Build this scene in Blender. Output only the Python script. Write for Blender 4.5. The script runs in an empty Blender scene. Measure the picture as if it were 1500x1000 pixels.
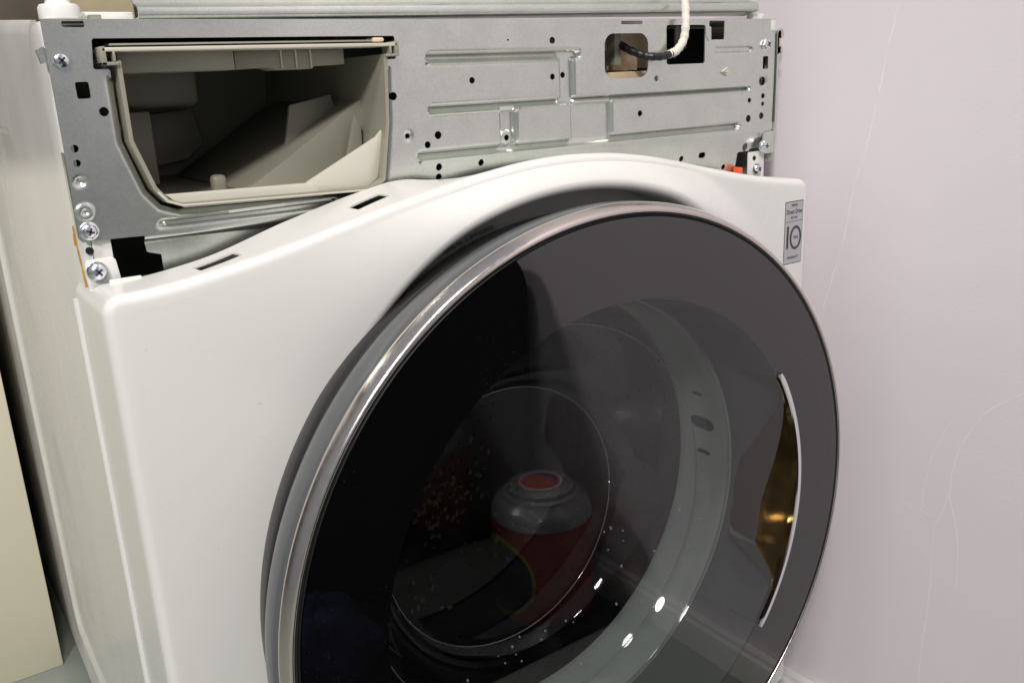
import bpy, bmesh, math, random
import numpy as np
from mathutils import Vector, Matrix, noise
random.seed(4)
scene = bpy.context.scene
col = scene.collection
ZO = 0.725                     # height of the steel plate's top edge above the floor
# ---------------------------------------------------------------- camera
cam_d = bpy.data.cameras.new('camera'); cam = bpy.data.objects.new('camera', cam_d); col.objects.link(cam)
Rr = Vector((0.81648318, -0.57566676, -0.04430585)); Rd = Vector((-0.19694411, -0.20555096, -0.95862496)); Rf = Vector((0.54274141, 0.79142693, -0.28120307))
m = Matrix((( Rr.x, -Rd.x, -Rf.x, -0.0859), (Rr.y, -Rd.y, -Rf.y, -0.5579), (Rr.z, -Rd.z, -Rf.z, -0.0422 + ZO), (0, 0, 0, 1)))
cam.matrix_world = m
cam_d.sensor_width = 36; cam_d.lens = 36 * 1302.87 / 1500
cam_d.clip_start = 0.02; cam_d.clip_end = 50
scene.camera = cam
scene.render.resolution_x = 1024; scene.render.resolution_y = 682
# ---------------------------------------------------------------- light
world = bpy.data.worlds.new('World'); scene.world = world; world.use_nodes = True
bg = world.node_tree.nodes['Background']; bg.inputs[0].default_value = (0.80, 0.82, 0.90, 1); bg.inputs[1].default_value = 0.24
_n = world.node_tree.nodes; _l = world.node_tree.links
_t = _n.new('ShaderNodeTexCoord'); _s = _n.new('ShaderNodeSeparateXYZ'); _r = _n.new('ShaderNodeMapRange'); _r.inputs['From Min'].default_value = -1; _r.inputs['From Max'].default_value = 1
_r.inputs['To Min'].default_value = .09; _r.inputs['To Max'].default_value = .41
_l.new(_t.outputs['Generated'], _s.inputs[0]); _l.new(_s.outputs['Z'], _r.inputs['Value']); _l.new(_r.outputs['Result'], bg.inputs[1])
def area(name, loc, target, size, power, color):
    d = bpy.data.lights.new(name, 'AREA'); d.shape = 'DISK'; d.size = size; d.energy = power; d.color = color
    o = bpy.data.objects.new(name, d); col.objects.link(o); o.location = loc
    o.rotation_euler = (Vector(target) - Vector(loc)).to_track_quat('-Z', 'Y').to_euler()
    return o
area('ceiling_lamp', (-0.25, -0.75, 2.25), (0.35, 0.0, 0.75), 0.30, 13, (1.0, 0.95, 0.86))
area('ceiling_lamp_far', (-1.15, -1.5, 2.05), (0.4, 0.0, 0.6), 0.35, 34, (1.0, 0.94, 0.90))
scene.view_settings.view_transform = 'Standard'; scene.view_settings.look = 'None'
scene.view_settings.exposure = 0.12; scene.view_settings.gamma = 1.0
scene.render.engine = 'CYCLES'
scene.cycles.max_bounces = 10; scene.cycles.transparent_max_bounces = 16; scene.cycles.glossy_bounces = 6

# ================================================================ materials
def new_mat(name):
    mt = bpy.data.materials.new(name); mt.use_nodes = True
    return mt, mt.node_tree, mt.node_tree.nodes['Principled BSDF']
def mat(name, base, rough=0.5, metal=0.0, var=0.0, vscale=20.0, bump=0.0, bscale=300.0, rvar=0.0, coat=0.0, spec=0.5, speck=None):
    mt, nt, b = new_mat(name); N = nt.nodes; L = nt.links
    b.inputs['Base Color'].default_value = (*base, 1); b.inputs['Roughness'].default_value = rough
    b.inputs['Metallic'].default_value = metal; b.inputs['Coat Weight'].default_value = coat
    b.inputs['Coat Roughness'].default_value = 0.05; b.inputs['Specular IOR Level'].default_value = spec
    tc = N.new('ShaderNodeTexCoord')
    last = None
    if var:
        n = N.new('ShaderNodeTexNoise'); n.inputs['Scale'].default_value = vscale; n.inputs['Detail'].default_value = 6
        L.new(tc.outputs['Object'], n.inputs['Vector'])
        r = N.new('ShaderNodeMapRange'); r.inputs['From Min'].default_value = .3; r.inputs['From Max'].default_value = .7
        r.inputs['To Min'].default_value = 1 - var; r.inputs['To Max'].default_value = 1 + var; L.new(n.outputs['Fac'], r.inputs['Value'])
        mx = N.new('ShaderNodeMix'); mx.data_type = 'RGBA'; mx.blend_type = 'MULTIPLY'; mx.inputs['Factor'].default_value = 1
        mx.inputs['A'].default_value = (*base, 1); L.new(r.outputs['Result'], mx.inputs['B']); last = mx.outputs['Result']
    if speck:
        n = N.new('ShaderNodeTexNoise'); n.inputs['Scale'].default_value = speck[0]; n.inputs['Detail'].default_value = 3
        L.new(tc.outputs['Object'], n.inputs['Vector'])
        r = N.new('ShaderNodeMapRange'); r.inputs['From Min'].default_value = speck[1]; r.inputs['From Max'].default_value = speck[1] + .05
        r.inputs['To Max'].default_value = speck[3]; L.new(n.outputs['Fac'], r.inputs['Value'])
        mx = N.new('ShaderNodeMix'); mx.data_type = 'RGBA'; L.new(r.outputs['Result'], mx.inputs['Factor'])
        if last: L.new(last, mx.inputs['A'])
        else: mx.inputs['A'].default_value = (*base, 1)
        mx.inputs['B'].default_value = (*speck[2], 1); last = mx.outputs['Result']
    if last: L.new(last, b.inputs['Base Color'])
    if rvar:
        n = N.new('ShaderNodeTexNoise'); n.inputs['Scale'].default_value = vscale * 1.7; n.inputs['Detail'].default_value = 5
        L.new(tc.outputs['Object'], n.inputs['Vector'])
        r = N.new('ShaderNodeMapRange'); r.inputs['From Min'].default_value = .3; r.inputs['From Max'].default_value = .7
        r.inputs['To Min'].default_value = max(0, rough - rvar); r.inputs['To Max'].default_value = rough + rvar
        L.new(n.outputs['Fac'], r.inputs['Value']); L.new(r.outputs['Result'], b.inputs['Roughness'])
    if bump:
        n = N.new('ShaderNodeTexNoise'); n.inputs['Scale'].default_value = bscale; n.inputs['Detail'].default_value = 4
        L.new(tc.outputs['Object'], n.inputs['Vector'])
        bp = N.new('ShaderNodeBump'); bp.inputs['Strength'].default_value = 1; bp.inputs['Distance'].default_value = bump
        L.new(n.outputs['Fac'], bp.inputs['Height']); L.new(bp.outputs['Normal'], b.inputs['Normal'])
    return mt
def galvanised():
    mt, nt, b = new_mat('galvanised_steel'); N = nt.nodes; L = nt.links
    tc = N.new('ShaderNodeTexCoord')
    v = N.new('ShaderNodeTexVoronoi'); v.inputs['Scale'].default_value = 800; L.new(tc.outputs['Object'], v.inputs['Vector'])
    n = N.new('ShaderNodeTexNoise'); n.inputs['Scale'].default_value = 45; n.inputs['Detail'].default_value = 8; L.new(tc.outputs['Object'], n.inputs['Vector'])
    n2 = N.new('ShaderNodeTexNoise'); n2.inputs['Scale'].default_value = 700; n2.inputs['Detail'].default_value = 3; L.new(tc.outputs['Object'], n2.inputs['Vector'])
    sep = N.new('ShaderNodeSeparateColor'); L.new(v.outputs['Color'], sep.inputs['Color'])
    a = N.new('ShaderNodeMath'); a.operation = 'MULTIPLY_ADD'; a.inputs[1].default_value = .5; L.new(sep.outputs[0], a.inputs[0]); L.new(n2.outputs['Fac'], a.inputs[2])
    r = N.new('ShaderNodeMapRange'); r.inputs['From Min'].default_value = .3; r.inputs['From Max'].default_value = 1.2; r.inputs['To Min'].default_value = 0; r.inputs['To Max'].default_value = 1
    L.new(a.outputs[0], r.inputs['Value'])
    mx = N.new('ShaderNodeMix'); mx.data_type = 'RGBA'; mx.inputs['A'].default_value = (.585, .62, .58, 1); mx.inputs['B'].default_value = (.675, .70, .655, 1)
    L.new(r.outputs['Result'], mx.inputs['Factor'])
    r2 = N.new('ShaderNodeMapRange'); r2.inputs['From Min'].default_value = .35; r2.inputs['From Max'].default_value = .65; r2.inputs['To Min'].default_value = .96; r2.inputs['To Max'].default_value = 1.03
    L.new(n.outputs['Fac'], r2.inputs['Value'])
    m2 = N.new('ShaderNodeMix'); m2.data_type = 'RGBA'; m2.blend_type = 'MULTIPLY'; m2.inputs['Factor'].default_value = 1
    L.new(mx.outputs['Result'], m2.inputs['A']); L.new(r2.outputs['Result'], m2.inputs['B']); L.new(m2.outputs['Result'], b.inputs['Base Color'])
    r3 = N.new('ShaderNodeMapRange'); r3.inputs['To Min'].default_value = .27; r3.inputs['To Max'].default_value = .285; L.new(a.outputs[0], r3.inputs['Value'])
    L.new(r3.outputs['Result'], b.inputs['Roughness']); b.inputs['Metallic'].default_value = .92
    bp = N.new('ShaderNodeBump'); bp.inputs['Strength'].default_value = .5; bp.inputs['Distance'].default_value = .00015; L.new(n.outputs['Fac'], bp.inputs['Height']); L.new(bp.outputs['Normal'], b.inputs['Normal'])
    return mt
def pane_mat(name, tint, ior, rough, backing=None):
    """smooth sheet: fresnel mirror over either a tinted see-through body or an opaque printed one"""
    mt = bpy.data.materials.new(name); mt.use_nodes = True; nt = mt.node_tree; N = nt.nodes; L = nt.links
    N.remove(N['Principled BSDF']); out = N['Material Output']
    g = N.new('ShaderNodeNewGeometry'); dt = N.new('ShaderNodeVectorMath'); dt.operation = 'DOT_PRODUCT'; L.new(g.outputs['Normal'], dt.inputs[0]); L.new(g.outputs['Incoming'], dt.inputs[1])
    def mth(op, a, b=None):
        q = N.new('ShaderNodeMath'); q.operation = op
        for i_, x_ in enumerate((a, b)):
            if x_ is None: continue
            if isinstance(x_, (int, float)): q.inputs[i_].default_value = x_
            else: L.new(x_, q.inputs[i_])
        return q.outputs[0]
    F_0 = ((ior - 1) / (ior + 1)) ** 2
    fac = mth('ADD', mth('MULTIPLY', mth('POWER', mth('SUBTRACT', 1.0, mth('ABSOLUTE', dt.outputs['Value'])), 5.0), 1 - F_0), F_0)
    gl = N.new('ShaderNodeBsdfGlossy'); gl.inputs['Roughness'].default_value = rough; gl.inputs['Color'].default_value = (1, 1, 1, 1)
    if backing is None:
        tr = N.new('ShaderNodeBsdfTransparent'); tr.inputs['Color'].default_value = (*tint, 1)
    else:
        tr = N.new('ShaderNodeBsdfDiffuse'); tr.inputs['Color'].default_value = (*backing, 1)
    mx = N.new('ShaderNodeMixShader'); L.new(fac, mx.inputs[0]); L.new(tr.outputs[0], mx.inputs[1]); L.new(gl.outputs[0], mx.inputs[2])
    # faint dust film
    tc = N.new('ShaderNodeTexCoord'); n = N.new('ShaderNodeTexNoise'); n.inputs['Scale'].default_value = 900; n.inputs['Detail'].default_value = 2
    n2 = N.new('ShaderNodeTexNoise'); n2.inputs['Scale'].default_value = 9; n2.inputs['Detail'].default_value = 5
    L.new(tc.outputs['Object'], n.inputs['Vector']); L.new(tc.outputs['Object'], n2.inputs['Vector'])
    r = N.new('ShaderNodeMapRange'); r.inputs['From Min'].default_value = .66; r.inputs['From Max'].default_value = .78; r.inputs['To Max'].default_value = .22; L.new(n.outputs['Fac'], r.inputs['Value'])
    r2 = N.new('ShaderNodeMapRange'); r2.inputs['From Min'].default_value = .45; r2.inputs['From Max'].default_value = .75; L.new(n2.outputs['Fac'], r2.inputs['Value'])
    mu = N.new('ShaderNodeMath'); mu.operation = 'MULTIPLY'; L.new(r.outputs['Result'], mu.inputs[0]); L.new(r2.outputs['Result'], mu.inputs[1])
    df = N.new('ShaderNodeBsdfDiffuse'); df.inputs['Color'].default_value = (.6, .6, .58, 1)
    m2 = N.new('ShaderNodeMixShader'); L.new(mu.outputs[0], m2.inputs[0]); L.new(mx.outputs[0], m2.inputs[1]); L.new(df.outputs[0], m2.inputs[2])
    L.new(m2.outputs[0], out.inputs['Surface'])
    return mt
M = dict(
    steel=galvanised(),
    white=mat('white_enamel', (.80, .80, .775), .24, var=.015, vscale=6, bump=.00003, bscale=500, coat=.0, rvar=.07, speck=(260, .74, (.45, .38, .28), .5)),
    wall=mat('lilac_wall_paint', (.80, .748, .795), .75, var=.035, vscale=3.0, bump=.00016, bscale=420),
    plaster=mat('white_plaster', (.84, .80, .845), .8, var=.06, vscale=60),
    skirt=mat('white_gloss_paint', (.8, .8, .78), .3, var=.02, vscale=10),
    floor=mat('grey_green_lino', (.30, .335, .30), .45, var=.08, vscale=25, bump=.0002, bscale=200),
    cream=mat("cream_laminate", (.74, .70, .55), .5, var=.02, vscale=8),
    rearwall=mat('dark_brown_board', (.09, .075, .055), .7, var=.3, vscale=14),
    tan=mat('tan_card', (.40, .34, .22), .8, var=.08, vscale=30),
    plastic=mat('shaded_grey_plastic', (.30, .295, .235), .42, var=.03, vscale=30, bump=.00004, bscale=900),  # same plastic as the rim, grime and cavity shade put into the colour
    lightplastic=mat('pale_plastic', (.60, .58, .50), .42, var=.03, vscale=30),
    beige=mat('beige_plastic', (.78, .62, .42), .5, var=.05, vscale=40),
    black=mat('black_plastic', (.012, .012, .012), .4),
    dark=mat('dark_interior', (.03, .03, .03), .8),
    rubber=mat('grey_rubber', (.50, .52, .51), .5, var=.06, vscale=30),
    collar=mat('mid_grey_collar', (.52, .53, .49), .5, var=.03, vscale=20),  # even mid grey for the recess face and moulded mark
    greyring=mat('satin_grey_plastic', (.095, .101, .106), .33, var=.03, vscale=30, rvar=.05, coat=.2),
    chrome=mat('chrome', (.66, .61, .57), .20, 1.0, rvar=.05, vscale=90, bump=.00003, bscale=500),
    brightchrome=mat('bright_chrome', (.88, .88, .88), .08, 1.0),
    zinc=mat('zinc_screw', (.78, .81, .84), .22, 1.0, var=.06, vscale=300),
    recess=mat('screw_recess', (.10, .11, .13), .45, .8),
    pocket=mat('smoky_pocket_plastic', (.24, .185, .10), .15, .9, var=.35, vscale=45, rvar=.06, coat=.5),
    drum=mat('stainless_drum', (.20, .20, .195), .30, 1.0, var=.06, vscale=60),
    hole=mat('hole_black', (.004, .004, .004), .6),
    cable=mat('white_tape', (.78, .755, .66), .5, var=.06, vscale=120, bump=.0003, bscale=160),
    sleeve=mat('black_sleeve', (.015, .015, .016), .35, bump=.0003, bscale=220),
    orange=mat('orange_connector', (.85, .12, .03), .4),
    silverlabel=mat('silver_label', (.46, .465, .48), .4, var=.02, vscale=60),
    ink=mat('label_ink', (.045, .047, .055), .5),
    serialpaper=mat('serial_film', (.42, .43, .40), .45),
    red=mat('red_enamel', (.42, .012, .009), .3, coat=.4, var=.05, vscale=20),
    lidgrey=mat('lid_grey', (.46, .46, .47), .25, .4, coat=.3),
    badgered=mat('badge_red', (.62, .07, .03), .4), badgeblue=mat('badge_blue', (.04, .05, .24), .4), badgewhite=mat('badge_white', (.7, .68, .66), .4),
    yellow=mat('label_yellow', (.55, .42, .03), .5),
    dark_standin=mat('black_standin', (.006, .006, .007), .9, spec=.1),  # flat black for the added mirrored stand-in and the floor shade sheet
    navy=mat('navy_cloth', (.018, .026, .07), .9, spec=.1, var=.2, vscale=40),
    amber=mat('dried_amber_glue', (.42, .24, .045), .35, var=.3, vscale=300),
    band=pane_mat('black_glass_band', (0, 0, 0), 2.0, .012, backing=(.003, .003, .0032)),
    window=pane_mat('smoked_window', (.60, .62, .62), 1.76, .012),
    bowl=pane_mat('clear_glass_bowl', (.86, .88, .87), 1.65, .02),
    rimglass=mat('glass_edge_glint', (.50, .53, .52), .06, .6),
    fleck=mat('pale_glint', (.85, .80, .52), .3),  # pale tone that paints the wet glints in the drum
    droplet=mat('water_droplet', (.8, .82, .84), .03, .3),
)
# ================================================================ mesh helpers
def link(name, verts, faces, material, parent=None, smooth=True, split=40, solid=0.0, off=-1, raw=False):
    me = bpy.data.meshes.new(name)
    vv = [(v[0], v[1], v[2] + (0 if raw else ZO)) for v in verts]
    me.from_pydata(vv, [], faces); me.validate(); me.update()
    o = bpy.data.objects.new(name, me); col.objects.link(o); me.materials.append(M[material])
    if smooth:
        me.polygons.foreach_set('use_smooth', [True] * len(me.polygons))
    if solid:
        s = o.modifiers.new('solid', 'SOLIDIFY'); s.thickness = solid; s.offset = off
    if smooth and split:
        e = o.modifiers.new('split', 'EDGE_SPLIT'); e.split_angle = math.radians(split)
    if parent: adopt(o, parent)
    return o
def adopt(o, parent):
    o.parent = parent; o.matrix_parent_inverse = Matrix.Translation(-wloc(parent))
def wloc(p):
    v = Vector(p.location)
    if p.parent: v = wloc(p.parent) + v - wloc(p.parent)
    return v
def empty(name, loc, label, cat, group=None):
    o = bpy.data.objects.new(name, None); col.objects.link(o); o.location = loc; o.empty_display_size = .05
    o['label'] = label; o['category'] = cat
    if group: o['group'] = group
    return o
def recalc(o):
    bm = bmesh.new(); bm.from_mesh(o.data); bmesh.ops.recalc_face_normals(bm, faces=bm.faces); bm.to_mesh(o.data); bm.free(); return o
class MB:
    """collects shapes that make up one part"""
    def __init__(s): s.v = []; s.f = []
    def add(s, v, f):
        k = len(s.v); s.v += [tuple(p) for p in v]; s.f += [tuple(i + k for i in q) for q in f]; return s
    def box(s, x0, x1, y0, y1, z0, z1):
        return s.add([(x, y, z) for x in (x0, x1) for y in (y0, y1) for z in (z0, z1)],
                     [(0, 1, 3, 2), (4, 6, 7, 5), (0, 4, 5, 1), (2, 3, 7, 6), (0, 2, 6, 4), (1, 5, 7, 3)])
    def prism(s, poly, a, b, axis='y'):
        n = len(poly); g = {'y': lambda p, t: (p[0], t, p[1]), 'x': lambda p, t: (t, p[0], p[1]), 'z': lambda p, t: (p[0], p[1], t)}[axis]
        v = [g(p, a) for p in poly] + [g(p, b) for p in poly]
        return s.add(v, [tuple(range(n))[::-1], tuple(range(n, 2 * n))] + [(i, (i + 1) % n, n + (i + 1) % n, n + i) for i in range(n)])
    def build(s, name, material, parent=None, bevel=0.0, seg=2, **k):
        o = link(name, s.v, s.f, material, None, **k); recalc(o)
        if bevel:
            b = o.modifiers.new('bevel', 'BEVEL'); b.width = bevel; b.segments = seg; b.limit_method = 'ANGLE'; b.angle_limit = math.radians(35)
            o.modifiers.move(len(o.modifiers) - 1, 0)
        if parent: adopt(o, parent)
        return o
def lathe_y(profile, cx, cz, n=192, a0=0, a1=2 * math.pi):
    full = abs(a1 - a0 - 2 * math.pi) < 1e-6
    k = n if full else n + 1
    v = []; f = []
    for i in range(k):
        a = a0 + (a1 - a0) * i / n; ca, sa = math.cos(a), math.sin(a)
        for r, y in profile: v.append((cx + r * ca, y, cz + r * sa))
    m_ = len(profile)
    for i in range(n):
        j = (i + 1) % k
        for q in range(m_ - 1): f.append((i * m_ + q, i * m_ + q + 1, j * m_ + q + 1, j * m_ + q))
    return v, f
def lathe_z(profile, cx, cy, n=48):
    v = []; f = []
    for i in range(n):
        a = 2 * math.pi * i / n
        for r, z in profile: v.append((cx + r * math.cos(a), cy + r * math.sin(a), z))
    m_ = len(profile)
    for i in range(n):
        j = (i + 1) % n
        for q in range(m_ - 1): f.append((i * m_ + q, i * m_ + q + 1, j * m_ + q + 1, j * m_ + q))
    return v, f
def tube(pts, r, n=12, rfun=None, cap=True):
    P = [Vector(p) for p in pts]; v = []; f = []
    up = Vector((0, 0, 1)); prev = None
    for i, p in enumerate(P):
        t = (P[min(i + 1, len(P) - 1)] - P[max(i - 1, 0)]).normalized()
        if prev is None:
            s = t.cross(up if abs(t.dot(up)) < .9 else Vector((1, 0, 0))).normalized()
        else: s = (prev - t * prev.dot(t)).normalized()
        prev = s; b = t.cross(s); rr = rfun(i / (len(P) - 1)) * r if rfun else r
        for k in range(n):
            a = 2 * math.pi * k / n; q = p + (s * math.cos(a) + b * math.sin(a)) * rr; v.append(q[:])
    for i in range(len(P) - 1):
        for k in range(n): f.append((i * n + k, i * n + (k + 1) % n, (i + 1) * n + (k + 1) % n, (i + 1) * n + k))
    if cap: f += [tuple(range(n))[::-1], tuple(range((len(P) - 1) * n, len(P) * n))]
    return v, f
def spline(pts, k=8):
    P = [np.array(p, float) for p in pts]; P = [2 * P[0] - P[1]] + P + [2 * P[-1] - P[-2]]; out = []
    for i in range(1, len(P) - 2):
        for t in np.linspace(0, 1, k, endpoint=False):
            a, b, c, d = P[i - 1:i + 3]
            out.append(tuple(.5 * ((2 * b) + (c - a) * t + (2 * a - 5 * b + 4 * c - d) * t * t + (3 * b - a - 3 * c + d) * t ** 3)))
    out.append(tuple(P[-2])); return out
def ss(t): t = np.clip(t, 0, 1); return t * t * (3 - 2 * t)
# signed distances in the plane (negative inside)
def sd_box(X, Z, x0, x1, z0, z1, r=0.0):
    cx, cz = (x0 + x1) / 2, (z0 + z1) / 2; hx, hz = abs(x1 - x0) / 2 - r, abs(z1 - z0) / 2 - r
    dx, dz = np.abs(X - cx) - hx, np.abs(Z - cz) - hz
    return np.hypot(np.maximum(dx, 0), np.maximum(dz, 0)) + np.minimum(np.maximum(dx, dz), 0) - r
def sd_circ(X, Z, cx, cz, r): return np.hypot(X - cx, Z - cz) - r
def sd_poly(X, Z, P):
    d = np.full(X.shape, 1e9); ins = np.zeros(X.shape, bool); n = len(P)
    for i in range(n):
        (ax, az), (bx, bz) = P[i], P[(i + 1) % n]
        ex, ez = bx - ax, bz - az; t = np.clip(((X - ax) * ex + (Z - az) * ez) / (ex * ex + ez * ez), 0, 1)
        d = np.minimum(d, np.hypot(X - ax - t * ex, Z - az - t * ez))
        if az != bz: ins ^= ((az > Z) != (bz > Z)) & (X < (bx - ax) * (Z - az) / (bz - az) + ax)
    return np.where(ins, -d, d)
def sheet(x0, x1, z0, z1, step, solid, height, place):
    """sheet metal: a grid cut along the zero line of `solid` (negative = metal) and pressed by `height`"""
    nx = int(round((x1 - x0) / step)); nz = int(round((z1 - z0) / step))
    xs = np.linspace(x0, x1, nx + 1); zs = np.linspace(z0, z1, nz + 1)
    X, Z = np.meshgrid(xs, zs, indexing='ij'); S = solid(X, Z)
    S = np.where(np.abs(S) < 1e-7, -1e-7, S)
    pts = []; idx = {}; faces = []
    def node(i, j):
        k = (i, j)
        if k not in idx: idx[k] = len(pts); pts.append((xs[i], zs[j]))
        return idx[k]
    def cross(i, j, i2, j2):
        k = ((i, j), (i2, j2)) if (i, j) < (i2, j2) else ((i2, j2), (i, j))
        if k not in idx:
            (a, b), (c, d) = k; t = S[a, b] / (S[a, b] - S[c, d])
            idx[k] = len(pts); pts.append((xs[a] + t * (xs[c] - xs[a]), zs[b] + t * (zs[d] - zs[b])))
        return idx[k]
    ins = S < 0
    cnt = ins[:-1, :-1].astype(int) + ins[1:, :-1] + ins[1:, 1:] + ins[:-1, 1:]
    for i, j in np.argwhere(cnt > 0):
        cs = [(i, j), (i + 1, j), (i + 1, j + 1), (i, j + 1)]
        if cnt[i, j] == 4: faces.append(tuple(node(*c) for c in cs)); continue
        poly = []
        for k in range(4):
            a, b = cs[k], cs[(k + 1) % 4]
            if ins[a]: poly.append(node(*a))
            if ins[a] != ins[b]: poly.append(cross(*a, *b))
        if len(poly) > 2: faces.append(tuple(poly))
    A = np.array(pts); H = height(A[:, 0], A[:, 1])
    return [place(x, z, h) for (x, z), h in zip(A, H)], faces
def text_mesh(body, size, place, align='CENTER', extrude=0.0, xs=1.0, bold=0.0):
    c = bpy.data.curves.new('txt', 'FONT'); c.body = body; c.size = size; c.align_x = align; c.align_y = 'CENTER'; c.offset = bold; c.resolution_u = 3
    o = bpy.data.objects.new('txt', c); col.objects.link(o)
    dg = bpy.context.evaluated_depsgraph_get(); me = bpy.data.meshes.new_from_object(o.evaluated_get(dg))
    v = [place(p.co.x * xs, p.co.y) for p in me.vertices]; f = [tuple(p.vertices) for p in me.polygons]
    bpy.data.objects.remove(o); bpy.data.curves.remove(c); bpy.data.meshes.remove(me)
    return v, f

# ================================================================ setting
WX = 0.635
def struct(o): o['kind'] = 'structure'; return o
fl = MB(); fl.add([(-2.2, -3, -ZO), (WX + .3, -3, -ZO), (WX + .3, 1.2, -ZO), (-2.2, 1.2, -ZO)], [(0, 1, 2, 3)])
struct(fl.build('floor', 'floor'))
wl = MB(); wl.box(WX, WX + .1, -3, 1.0, -ZO - .01, 1.6)
wall = wl.build('wall', 'wall'); wall['label'] = 'lilac painted wall to the right of the washing machine'; wall['category'] = 'wall'
def crack(pts, w):
    sp = spline([(WX, a / 1000, b / 1000) for a, b in pts], 6)
    sp = [(x, y + random.uniform(-1, 1) * .0005, z + random.uniform(-1, 1) * .0005) for x, y, z in sp]
    v, f = tube(sp, w, 6, rfun=lambda t: .55 + .45 * math.sin(t * 17 + w * 9e4) ** 2)
    link('crack', [(WX + (x - WX) * .32, y, z) for x, y, z in v], f, 'plaster', wall)
crack([(-100, 8), (-95, -14), (-90, -41), (-85, -75), (-77, -116), (-67, -153), (-60, -197), (-50, -238), (-42, -266)], .0009)
crack([(-235, -304), (-215, -320), (-200, -340), (-190, -362), (-184, -390), (-183, -413), (-176, -440), (-172, -455), (-174, -504), (-172, -563), (-172, -617)], .0009)
crack([(-183, -413), (-190, -437), (-195, -459), (-198, -500)], .0007)
crack([(-139, -436), (-163, -438), (-176, -440)], .0005)
crack([(-178, -345), (-165, -380), (-160, -410), (-159, -440)], .0005)
sk = MB(); sk.prism([(WX - .018, -ZO), (WX - .0005, -ZO), (WX - .0005, -.684), (WX - .011, -.684), (WX - .012, -.6885), (WX - .0165, -.690), (WX - .018, -.694)], -3, .86, 'y')
sko = sk.build('skirting_board', 'skirt'); sko['label'] = 'white skirting board along the foot of the lilac wall'; sko['category'] = 'skirting'
rw = MB(); rw.box(-2.2, WX - .02, .97, 1.0, -ZO, 1.6)
rwo = rw.build('wall', 'rearwall'); rwo['label'] = 'dark brown wall behind the machine, upper left corner'; rwo['category'] = 'wall'
cb = MB(); cb.box(-.62, -.0186, .575, .89, -ZO, -.12)
cbo = cb.build('cabinet', 'cream', bevel=.0015); cbo['label'] = 'cream laminate cabinet at the left edge beside the machine'; cbo['category'] = 'cabinet'
pn = MB(); pn.box(.16, .27, .915, .93, -ZO, .12)
pno = pn.build('card_sheet', 'tan'); pno['label'] = 'tan card sheet standing behind the machine under the steel crossbar'; pno['category'] = 'card sheet'

# ================================================================ washing machine
wm = empty('washing_machine', (.3, .3, 0), 'white front-loading washing machine with its control panel removed and steel plate exposed', 'washing machine')
CX, CZ = .307, -.384
# ---- cabinet sides (pressed side panel, rounded front corner, folded return)
def side(sx):
    xx = (lambda d: d) if sx < 0 else (lambda d: .6 - d)
    ys = list(np.arange(.010, .1901, .03)) + list(np.arange(.196, .2301, .002)) + list(np.arange(.24, .50, .03)) + list(np.arange(.50, .5301, .003)) + [.56, .60, .65, .70, .76, .82, .882]
    zs = [-ZO + .02] + list(np.arange(-.67, -.62, .005)) + list(np.arange(-.61, -.10, .03)) + list(np.arange(-.1, -.03, .002)) + [-.02, -.008, -.003, 0]
    prof = [(.0058, .0027), (.0055, .0029), (.003, .0042), (.0012, .0065), (0, .0105)]
    v = []; f = []
    Y = np.array(ys); A, B = np.meshgrid(Y, np.array(zs), indexing='ij')
    D = sd_box(A, B, .213, .515, -.645, -.060, .03); H = .0035 * ss(-D / .006)
    for j, z in enumerate(zs):
        tz = max(0, (z + .004)) * 1.0
        row = [(xx(px), py + tz, z) for px, py in prof] + [(xx(H[i, j] + tz), ys[i], z + .075 * min(ys[i], .25) * float(ss(np.array((z + .03) / .03)))) for i in range(1, len(ys))]
        row += [(xx(.0015), .890, z), (xx(.006), .894, z), (xx(.03), .894, z)]
        v += row; n = len(row)
    for j in range(len(zs) - 1):
        for i in range(n - 1): f.append((j * n + i, j * n + i + 1, (j + 1) * n + i + 1, (j + 1) * n + i))
    return link('side_panel', v, f, 'white', wm, split=50)
side(-1); side(1)
for xa, xb in ((.0062, .0165), (.5725, .5938)):
    q = MB(); q.box(xa, xb, .0022, .0034, -.66, -.1155); q.build('corner_flange', 'white', wm)
back = MB(); back.box(.03, .57, .890, .894, -ZO + .02, 0); back.build('back_panel', 'white', wm)
top = MB(); top.box(.004, .596, .022, .890, -.0025, -.0008); top.build('top_cover', 'steel', wm)
base = MB(); base.box(.012, .588, .012, .585, -ZO + .025, -ZO + .04); base.build('base_plate', 'dark', wm)
for fx in (.05, .55):
    for fy in (.05, .53):
        v, f = lathe_z([(0, -ZO), (.02, -ZO), (.022, -ZO + .012), (.008, -ZO + .014), (.008, -ZO + .026)], fx, fy, 20); link('foot', v, f, 'black', wm)
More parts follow.
